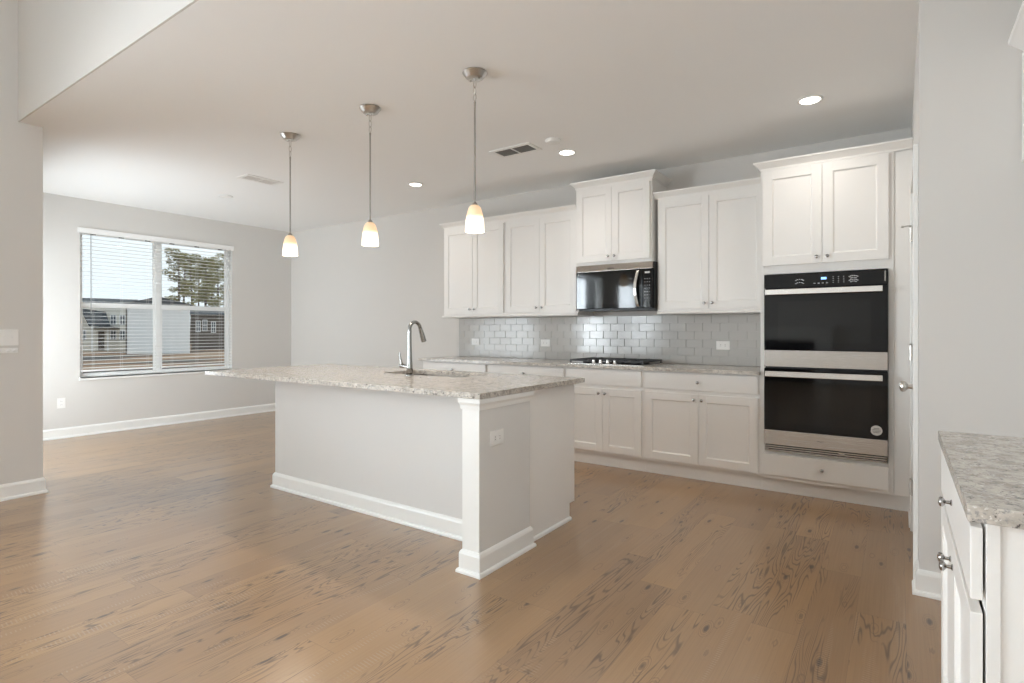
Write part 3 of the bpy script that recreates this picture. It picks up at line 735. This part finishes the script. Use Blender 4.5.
for A, B_ in zip(ring, ring[1:]):
    for k in range(4): bm.faces.new((A[k], A[(k + 1) % 4], B_[(k + 1) % 4], B_[k]))
bm.faces.new(ring[0][::-1]); bm.faces.new(ring[-1])
link('handle', bm, HANDLE, dr, bevel=.003)
link('bottom_grille', BX(mx0 + .02, mx1 - .0, -.41, -.05, 1.411, 1.4175), BLACK, t)
bm = BM()
for k in range(9): box(bm, 5.585 + k * .007, 5.589 + k * .007, -.4262, -.424, 1.800, 1.806)
link('logo_lettering', bm, SLOT, t)

# ------------------------------------------------------------------ double oven
t = thing('double_oven', 'built-in stainless and black glass double wall oven', 'double oven', (7.36, -.30, .325))
ex0, ex1 = 6.976, 7.747
link('body', BX(ex0 + .003, ex1 - .003, -.612, -.03, .326, 1.643), BLACK, t)
cp = link('control_panel', BX(ex0, ex1, -.650, -.6125, 1.540, 1.641), GLASSBLK, t, bevel=.002)
F = -.6508
bm = BM(); box(bm, 7.352, 7.386, F, F + .0008, 1.590, 1.606)
link('clock_display', bm, CLOCK, cp)
def arc(bm, cx_, cz_, r_, n=5):
    for k in range(n):
        a_ = math.pi * (.12 + .76 * k / (n - 1)); x_, z_ = cx_ + r_ * math.cos(a_), cz_ + r_ * .45 * math.sin(a_)
        box(bm, x_ - .005, x_ + .005, F, F + .0008, z_ - .0022, z_ + .0022)
bm = BM()
for (cx_, cz_) in ((7.215, 1.586), (7.215, 1.563)): arc(bm, cx_, cz_, .026)
for (cx_, cz_) in ((7.55, 1.596), (7.55, 1.570)): arc(bm, cx_, cz_, .026, 6); arc(bm, cx_, cz_ - .008, .016, 4)
for k in range(4): box(bm, 7.305 + k * .026, 7.317 + k * .026, F, F + .0008, 1.562, 1.567)
for j in range(3):
    for k in range(4): box(bm, 7.425 + j * .032, 7.431 + j * .032, F, F + .0008, 1.564 + k * .013, 1.568 + k * .013)
link('control_lettering', bm, PRINT, cp)
bm = BM(); box(bm, ex1 - .018, ex1 - .012, F, F + .0008, 1.56, 1.63); link('edge_highlight', bm, STEEL, cp)
def oven_door(z0, z1, zs, hz, label):
    d = link('door', BX(ex0, ex1, -.650, -.6125, zs, z1), GLASSBLK, t, bevel=.002)
    link('window', BX(ex0 + .095, ex1 - .095, -.6512, -.6495, zs + .055, z1 - .095), INNER, d)
    link('stainless_band', BX(ex0, ex1, -.653, -.6125, z0, zs - .0008), STEEL, d, bevel=.002)
    bm = BM(); box(bm, ex0 + .016, ex1 - .028, -.706, -.690, hz - .020, hz + .020)
    hd = link('handle', bm, HANDLE, d, bevel=.003)
    bm = BM()
    for x_ in (ex0 + .05, ex1 - .07): box(bm, x_ - .01, x_ + .01, -.690, -.6505, hz - .012, hz + .012)
    link('standoff', bm, HANDLE, hd, bevel=.002)
    return d
oven_door(.956, 1.534, 1.080, 1.508, 'upper')
d = oven_door(.376, .945, .485, .905, 'lower')
bm = BM(); lathe(bm, [(.034, .0), (.034, .0006)], (7.683, -.6505, .545), (0, -1, 0), n=32); s_ = link('round_sticker', bm, STICK, d)
bm = BM()
for k, wd in ((-.014, .018), (-.005, .024), (.005, .024), (.014, .016)): box(bm, 7.683 - wd, 7.683 + wd, -.6516, -.6511, .545 + k - .0015, .545 + k + .0015)
link('sticker_print', bm, SLOT, s_)
bm = BM(); tube(bm, [(7.325 + .035 * i / 10, -.6535, .428 + .008 * math.sin(i / 10 * math.pi) - .0009 * i) for i in range(11)], .0012, 6); tube(bm, [(7.355, -.6535, .437), (7.372, -.6535, .424)], .001, 6)
link('swoosh_logo', bm, SLOT, d)
bm = BM()
for k in range(3): box(bm, ex0 + .003, ex1 - .003, -.648, -.6125, .330 + k * .015, .338 + k * .015)
link('vent_trim', bm, STEEL, t, bevel=.001)

# ------------------------------------------------------------------ island
isl = thing('kitchen_island', 'kitchen island with painted back panel and whitened front of its end wall', 'kitchen island', (4.93, -2.3, 0))
ISLW = plain('island_paint', (0.70, 0.69, 0.67), 0.6, spec=.25, noise=.01, nscale=3)
link('back_panel', BX(3.80, 5.984, -2.655, -2.535, 0, .884), ISLW, isl, bevel=.003)
link('end_wall', BX(5.984, 6.09, -2.985, -2.52, 0, .884), ISLW, isl, bevel=.003)
link('lit_end_face', BX(5.982, 6.0905, -2.9875, -2.982, .0, .884), TRIM, isl)  # whiter sheet on the end wall's front, window light put into its colour
CABE = CAB
bm = BM(); box(bm, 3.80, 4.62, -2.534, -1.93, .105, .884); box(bm, 5.48, 6.055, -2.534, -1.93, .105, .884); box(bm, 4.62, 5.48, -2.534, -1.93, .105, .64); box(bm, 4.62, 5.48, -1.95, -1.93, .64, .884); link('carcass', bm, CAB, isl, bevel=.0015)
link('toe_kick', BX(3.81, 6.053, -2.53, -1.992, 0, .105), CAB, isl)
MK = mapkit(-1.93); xs = [3.80, 4.55, 5.45, 6.055]
for a, c in zip(xs, xs[1:]):
    m_ = (a + c) / 2; d = slab(MK, a + .015, c - .015, .735, .872, isl); 
    if a != 4.55: knob(MK, m_, .803, d)
    for p, q, k in ((a + .015, m_ - .0015, m_ - .03), (m_ + .0015, c - .015, m_ + .03)):
        d = shaker(MK, p, q, .135, .705, isl); knob(MK, k, .66, d)
bm = BM(); sweep(bm, [(3.80, -2.0), (3.80, -2.655), (5.984, -2.655), (5.984, -2.9875), (6.0905, -2.9875), (6.0905, -2.52), (6.056, -2.52)], BASEP)
link('baseboard', bm, TRIM, isl)
bm = BM(); sweep(bm, [(6.0555, -2.515), (6.0555, -1.992)], [(0, 0), (.014, 0), (.014, .010), (.010, .018), (0, .022)]); link('shoe_moulding', bm, TRIM, isl)
bm = BM(); sweep(bm, [(5.984, -2.656), (5.984, -2.9875), (6.0905, -2.9875), (6.0905, -2.52), (6.056, -2.52)], [(0, .826), (.008, .828), (.010, .848), (.014, .856), (.017, .862), (.018, .8835), (0, .8835)])
link('cap_moulding', bm, TRIM, isl)
def rrect(x0, x1, y0, y1, r, n=6):
    pts = []
    for cx_, cy_, a0 in ((x1 - r, y1 - r, 0), (x0 + r, y1 - r, 90), (x0 + r, y0 + r, 180), (x1 - r, y0 + r, 270)):
        for k in range(n + 1): a_ = R(a0 + 90 * k / n); pts.append((cx_ + r * math.cos(a_), cy_ + r * math.sin(a_)))
    return pts
SX0, SX1, SY0, SY1 = 4.67, 5.43, -2.36, -1.99
gslab('countertop', 3.416, 6.108, -3.003, -1.885, .8845, .9145, 'large speckled granite top on the island with sink cutout', hole=rrect(SX0, SX1, SY0, SY1, .07))
# sink basin
bm = BM(); e = .006; R0 = rrect(SX0 - e, SX1 + e, SY0 - e, SY1 + e, .075); R1 = rrect(SX0 + .01, SX1 - .01, SY0 + .01, SY1 - .01, .07); R2 = rrect(SX0 + .05, SX1 - .05, SY0 + .05, SY1 - .05, .05)
rg = []
for rr_, z in ((rrect(SX0 - .03, SX1 + .03, SY0 - .03, SY1 + .03, .08), .8840), (R0, .8835), (R1, .70), (R2, .675)):
    rg.append([bm.verts.new((x, y, z)) for x, y in rr_])
for A, B_ in zip(rg, rg[1:]):
    for k in range(len(A)): bm.faces.new((A[k], A[(k + 1) % len(A)], B_[(k + 1) % len(A)], B_[k]))
bm.faces.new(rg[-1])
sk = link('kitchen_sink', bm, SINKM, at=(5.05, -2.17, .675), smooth=True); tag(sk, 'undermount stainless sink bowl set into the island top', 'sink')
bm = BM(); lathe(bm, [(.045, .0), (.045, .004), (.03, .005), (.028, .001)], (5.05, -2.17, .676), n=24); link('drain', bm, CHROME, sk, smooth=True)

# faucet
fx, fy, fz = 5.045, -2.432, .9145
t = thing('kitchen_faucet', 'dark chrome gooseneck faucet with side lever standing on the island top', 'faucet', (fx, fy, fz))
bm = BM(); lathe(bm, [(.029, 0), (.029, .004), (.026, .010)], (fx, fy, fz), n=24); link('base_flange', bm, FAUCET, t, smooth=True)
bm = BM(); pts = [(fx, fy, fz + .01), (fx, fy, fz + .06), (fx, fy, fz + .12), (fx, fy, fz + .20), (fx, fy, fz + .285)]; rd = [.024, .0215, .0175, .0145, .0135]
r_ = .052; cyc, czc = fy + r_, fz + .318
for k in range(1, 13):
    a_ = math.pi - k / 12 * R(165); pts.append((fx, cyc + r_ * math.cos(a_), czc + r_ * math.sin(a_) * .98)); rd.append(.0125)
link('gooseneck', bm, FAUCET, t, smooth=True) if False else None
tube(bm, pts, rd, 18); link('gooseneck', bm, FAUCET, t, smooth='all')
p = Vector(pts[-1]); dv = (Vector(pts[-1]) - Vector(pts[-2])).normalized()
bm = BM(); tube(bm, [p, p + dv * .015, p + dv * .02, p + dv * .075, p + dv * .105], [.0128, .0135, .015, .018, .0185], 18); link('spray_head', bm, FAUCET, t, smooth=True)
bm = BM(); lathe(bm, [(.0152, 0), (.0152, .012)], (fx, fy, fz + .295), n=20); link('collar', bm, CHROME, t, smooth=True)
bm = BM(); lathe(bm, [(.011, .012), (.012, .055), (.016, .06), (.016, .085), (.012, .089)], (fx, fy, fz + .062), (-1, 0, .05), n=18)
tube(bm, [(fx - .074, fy, fz + .072), (fx - .080, fy - .002, fz + .10), (fx - .090, fy - .004, fz + .135), (fx - .094, fy - .005, fz + .158)], [.011, .008, .0062, .006], 12)
link('lever', bm, FAUCET, t, smooth=True)

# ------------------------------------------------------------------ right counter run
t = thing('base_cabinet', 'white base cabinet in the right foreground with drawer above doors', 'kitchen cabinet', (8.2, -3.43, 0))
xf = 7.935; ya, yb = -3.86, -3.0; M = mapright(xf)
bm = BM(); box(bm, xf + .0005, xf + .020, ya, ya + .038, .11, .884); box(bm, xf + .0005, xf + .020, yb - .038, yb, .11, .884)
box(bm, xf + .0005, xf + .020, ya + .038, yb - .038, .84, .884); box(bm, xf + .0005, xf + .020, ya + .038, yb - .038, .71, .745); box(bm, xf + .0005, xf + .020, ya + .038, yb - .038, .11, .15)
link('face_frame', bm, CAB, t, bevel=.001)
link('carcass', BX(xf + .020, XR - .003, ya + .004, yb, .11, .884), CAB, t)
link('toe_kick', BX(xf + .07, XR - .03, ya + .02, yb, 0, .11), CAB, t)
m_ = (ya + yb) / 2; d = slab(mapright(xf - .0035), ya + .010, yb - .012, .735, .868, t, t=.018); knob(mapright(xf - .0035), m_, .803, d, .018)
for p, q, k in ((ya + .010, m_ - .0015, m_ - .030), (m_ + .0015, yb - .012, m_ + .030)):
    d = shaker(mapright(xf - .0035), p, q, .135, .712, t, t=.018); knob(mapright(xf - .0035), k, .655, d, .018)
gslab('countertop', 7.907, XR - .002, -3.883, -2.985, .8845, .9145, 'short speckled granite countertop in the right foreground')
# cabinet over the fridge space
t = thing('wall_cabinet', 'white wall cabinet high at the top right edge beside pantry wall', 'kitchen cabinet', (8.4, -2.5, 1.93))
M = mapright(8.258); bm = BM(); mbox(bm, M, -2.98, -1.963, 1.93, 2.42, -.289, 0); link('carcass', bm, CAB, t, bevel=.001)
for p, q, k in ((-2.965, -2.473, -2.503), (-2.470, -1.978, -2.44)):
    d = shaker(M, p, q, 1.945, 2.405, t); knob(M, k, 1.99, d)
bm = BM(); sweep(bm, [(8.258, -1.963), (8.258, -2.98), (8.547, -2.98)], [(d_ * 1.4, 2.402 + z_ * 1.2) for d_, z_ in CROWN]); link('crown_moulding', bm, CAB, t)

# ------------------------------------------------------------------ fireplace in the living area (seen as a reflection in the ovens)
t = thing('fireplace', 'white mantel fireplace behind the camera reflected in the oven glass', 'fireplace', (5.65, YB + .1, 0))
bm = BM(); box(bm, 4.75, 5.10, YB, YB + .16, 0, 1.25); box(bm, 6.2, 6.55, YB, YB + .16, 0, 1.25); box(bm, 5.10, 6.2, YB, YB + .16, 1.0, 1.25); link('surround', bm, TRIM, t, bevel=.004)
link('mantel_shelf', BX(4.66, 6.64, YB, YB + .26, 1.25, 1.31), TRIM, t, bevel=.004)
link('firebox', BX(5.10, 6.2, YB, YB + .05, 0, 1.0), BLACK, t)

# ------------------------------------------------------------------ outside
GZ = -1.1
def outp(px, D):
    """ground position seen in the direction of photo column px at forward distance D"""
    rt = (px - 512) / F_PX * D
    return Vector((CAM.x - math.sin(YAW) * D + math.cos(YAW) * rt, CAM.y + math.cos(YAW) * D + math.sin(YAW) * rt))
def make_dirt():
    m, t_, b = newmat('red_clay_ground'); L = t_.links.new; N = t_.nodes.new
    c = N('ShaderNodeTexCoord'); n = N('ShaderNodeTexNoise'); n.inputs['Scale'].default_value = .16; n.inputs['Detail'].default_value = 7
    mp = N('ShaderNodeMapping'); mp.inputs['Scale'].default_value = (1.6, .5, 1); mp.inputs['Rotation'].default_value = (0, 0, .2)
    L(c.outputs['Object'], mp.inputs[0]); L(mp.outputs[0], n.inputs['Vector'])
    r = N('ShaderNodeValToRGB'); e = r.color_ramp.elements; e[0].position = .30; e[0].color = (.035, .035, .038, 1); e[1].position = .75; e[1].color = (.42, .33, .24, 1)
    for p, cc in ((.42, (.10, .085, .07)), (.48, (.30, .17, .09)), (.60, (.36, .24, .15))): x = e.new(p); x.color = (*cc, 1)
    L(n.outputs['Fac'], r.inputs[0]); L(r.outputs[0], b.inputs['Base Color']); b.inputs['Roughness'].default_value = .95
    return m
o = link('ground', BX(-260, -.6, -150, 220, GZ - .3, GZ), make_dirt()); o['kind'] = 'structure'
SIDING = plain('white_siding', (.82, .83, .83), .6, noise=.02, nscale=1)
SIDEC = plain('cream_siding', (.72, .70, .63), .6, noise=.03, nscale=1)
ROOF = plain('dark_shingle', (.055, .065, .075), .85, noise=.15, nscale=3)
BRN = plain('brown_siding', (.12, .10, .085), .8, noise=.15, nscale=1)
PANE = plain('dark_pane', (.09, .11, .13), .1, noise=.1)
def place(o, px, D, face=None):
    p = outp(px, D); o.location = (p.x, p.y, GZ); v = CAM.xy - p; o.rotation_euler = (0, 0, math.atan2(v.y, v.x) + R(90) if face is None else face)
def gable(bm, x0, x1, y0, y1, z0, z1, ridge='x'):
    if ridge == 'x': P = [(x0, y0, z0), (x1, y0, z0), (x1, y1, z0), (x0, y1, z0), (x0, (y0 + y1) / 2, z1), (x1, (y0 + y1) / 2, z1)]; Fs = ((0, 1, 5, 4), (2, 3, 4, 5), (0, 4, 3), (1, 2, 5), (0, 3, 2, 1))
    else: P = [(x0, y0, z0), (x1, y0, z0), (x1, y1, z0), (x0, y1, z0), ((x0 + x1) / 2, y0, z1), ((x0 + x1) / 2, y1, z1)]; Fs = ((0, 4, 5, 3), (1, 2, 5, 4), (0, 1, 4), (2, 3, 5), (0, 3, 2, 1))
    v = [bm.verts.new(p) for p in P]
    for f in Fs: bm.faces.new([v[i] for i in f])
def lap(bm, x0, x1, yfr, z0, z1):
    z = z0
    while z < z1: box(bm, x0, x1, yfr - .02, yfr, z, z + .03); z += .22
def house_window(t, x, z, yfr, w_=.8, h_=1.3):
    bm = BM(); box(bm, x - w_ / 2 - .08, x + w_ / 2 + .08, yfr - .05, yfr + .02, z - .08, z + h_ + .08); f = link('window', bm, SIDING, t, at=(0, 0, 0))
    bm = BM(); box(bm, x - w_ / 2, x + w_ / 2, yfr - .06, yfr - .05, z, z + h_); link('pane', bm, PANE, f, at=(0, 0, 0))
    bm = BM(); box(bm, x - .03, x + .03, yfr - .075, yfr - .06, z, z + h_); box(bm, x - w_ / 2, x + w_ / 2, yfr - .075, yfr - .06, z + h_ / 2 - .03, z + h_ / 2 + .03); link('muntins', bm, SIDING, f, at=(0, 0, 0))
# white two-storey house, leftmost in the window  (local x runs across the view, -y towards the camera); scale 8.95 px per m at 62 m
h = thing('house', 'cream two-storey house with dark sloping porch roof, left through the window', 'house', (0, 0, 0), 'houses outside the dining window'); 
bm = BM(); box(bm, -6, 3.2, 0, 9, 0, 5.2); lap(bm, -6, 3.2, 0, .3, 5.1); link('wall', bm, SIDEC, h, at=(0, 0, 0))
bm = BM(); gable(bm, -6.5, 3.6, -.5, 9.5, 5.2, 6.1); link('roof', bm, ROOF, h, at=(0, 0, 0))
bm = BM(); vv = [bm.verts.new(p) for p in ((-1.8, 0, 4.75), (.42, 0, 4.4), (.8, -1.6, 2.95), (-1.05, -1.6, 2.95))]; bm.faces.new(vv); r_ = bmesh.ops.extrude_face_region(bm, geom=bm.faces[:]); bmesh.ops.translate(bm, verts=[g for g in r_['geom'] if isinstance(g, bmesh.types.BMVert)], vec=(0, 0, -.18)); link('porch_roof', bm, ROOF, h, at=(0, 0, 0))
bm = BM(); gable(bm, -.8, 1.7, -2.2, 0, 2.55, 2.95, 'y'); link('entry_gable', bm, ROOF, h, at=(0, 0, 0))
for x_ in (-.78, .6): link('porch_post', BX(x_ - .07, x_ + .07, -1.6, -1.45, 0, 2.6 if x_ > 0 else 2.9), SIDING, h, at=(0, 0, 0))
for x_, z_ in ((1.11, 3.0), (1.95, 3.0), (1.11, 1.3), (1.95, 1.3), (-1.6, 1.3)): house_window(h, x_, z_, 0, .42, 1.0)
link('front_door', BX(-.25, .3, -.06, .02, .1, 2.2), BRN, h, at=(0, 0, 0))
place(h, 101, 62)
h = thing('house', 'long windowless white-sided house wall seen through the window centre', 'house', (0, 0, 0), 'houses outside the dining window')
bm = BM(); box(bm, -3.35, 2.0, 0, 8, 0, 4.9); lap(bm, -3.35, 2.0, 0, .2, 4.8); link('wall', bm, SIDING, h, at=(0, 0, 0))
bm = BM(); gable(bm, -3.7, 2.3, -.4, 8.4, 4.9, 5.7, 'y'); link('roof', bm, ROOF, h, at=(0, 0, 0))
link('corner_board', BX(-3.42, -3.32, -.06, .02, 0, 4.9), BRN, h, at=(0, 0, 0))
place(h, 167, 56)
h = thing('house', 'dark brown house with pale framed windows, right through the window', 'house', (0, 0, 0), 'houses outside the dining window')
bm = BM(); box(bm, -1.2, 6, 0, 7, 0, 4.2); lap(bm, -1.2, 6, 0, .2, 4.1); link('wall', bm, BRN, h, at=(0, 0, 0))
bm = BM(); gable(bm, -1.4, 6.3, -.4, 7.4, 4.2, 4.8); link('roof', bm, ROOF, h, at=(0, 0, 0))
for x_, z_ in ((-.5, 2.2), (.2, 2.3), (1.1, 2.1)): house_window(h, x_, z_, 0, .36, 1.2)
place(h, 203, 66)
LEAF = plain('pine_needles', (.24, .22, .09), .8, noise=.5, nscale=1.2)
LEAF2 = plain('hedge_leaves', (.07, .10, .04), .8, noise=.5, nscale=1.2)
BARK = plain('pine_bark', (.14, .11, .09), .9, noise=.3, nscale=4)
def leaf_cloud(bm, c, rx, rz, n, s, rng):
    for _ in range(n):
        while True:
            p = Vector((rng.uniform(-1, 1), rng.uniform(-1, 1), rng.uniform(-1, 1)))
            if p.length < 1: break
        p = Vector((c[0] + p.x * rx, c[1] + p.y * rx, c[2] + p.z * rz)); u = Vector((rng.gauss(0, 1), rng.gauss(0, 1), rng.gauss(0, .5))).normalized(); v = u.orthogonal().normalized()
        q = rng.uniform(.5, 1) * s; bm.faces.new([bm.verts.new(p + u * q), bm.verts.new(p + v * q * .35), bm.verts.new(p - u * q), bm.verts.new(p - v * q * .35)])
def pine(px, D, hgt, label, seed, spread=2.0, low=.42):
    rng = random.Random(seed); t = thing('pine_tree', label, 'tree', (0, 0, 0), 'pine trees behind the houses')
    bm = BM(); tube(bm, [(0, 0, 0), (rng.uniform(-.15, .15), 0, hgt * .5), (rng.uniform(-.2, .2), 0, hgt)], [.2, .15, .05], 8)
    cl = []
    for k in range(11):
        f = low + (1 - low) * k / 10; rad = spread * (1 - .55 * (f - low) / (1 - low)) * rng.uniform(.5, 1.0); a_ = rng.uniform(0, 6.28)
        q = Vector((rad * math.cos(a_), rad * math.sin(a_), hgt * f + .3)); tube(bm, [(0, 0, hgt * f - .3), q * 1.0], [.06, .02], 5); cl.append((q, rad))
    link('trunk', bm, BARK, t, at=(0, 0, 0))
    bm = BM()
    for q, rad in cl: leaf_cloud(bm, (q.x, q.y, q.z), 1.15, .55, 110, .34, rng)
    leaf_cloud(bm, (0, 0, hgt), .7, .7, 60, .3, rng); link('foliage', bm, LEAF, t, at=(0, 0, 0)); place(t, px, D)
for i, (px, D, hh, lb) in enumerate([
    (178, 85, 14.1, 'pine with thick dark trunk, leftmost of the trees in the window'), (184.5, 106, 16.3, 'pine second from left in the window, behind the leftmost one'),
    (191, 92, 14.1, 'pine with bare lower trunk, third from left in the window'), (198, 120, 18.0, 'pine in the middle of the window tree row'),
    (205, 78, 11.7, 'pine just right of the middle of the window tree row'), (212, 113, 16.5, 'pine third from right in the window tree row'),
    (218, 99, 14.0, 'pine second from right in the window tree row'), (224, 127, 19.0, 'rightmost pine in the window, partly cut off by its frame')]):
    pine(px, D, hh, lb, 20 + i, spread=2.0 if i < 7 else 2.4, low=.5 if i != 0 else .42)
def shrub(px, D, rx, rz, label, seed):
    rng = random.Random(seed); bm = BM(); leaf_cloud(bm, (0, 0, rz * .55), rx, rz * .55, 900, .5, rng); o = link('distant_tree_line', bm, LEAF2, at=(0, 0, 0)); tag(o, label, 'tree', None); place(o, px, D)
shrub(90, 120, 9, 8.0, 'low dark green treeline above the left house roof', 5)
shrub(172, 110, 3, 7.6, 'small dark shrub at the foot of the leftmost pine', 6)
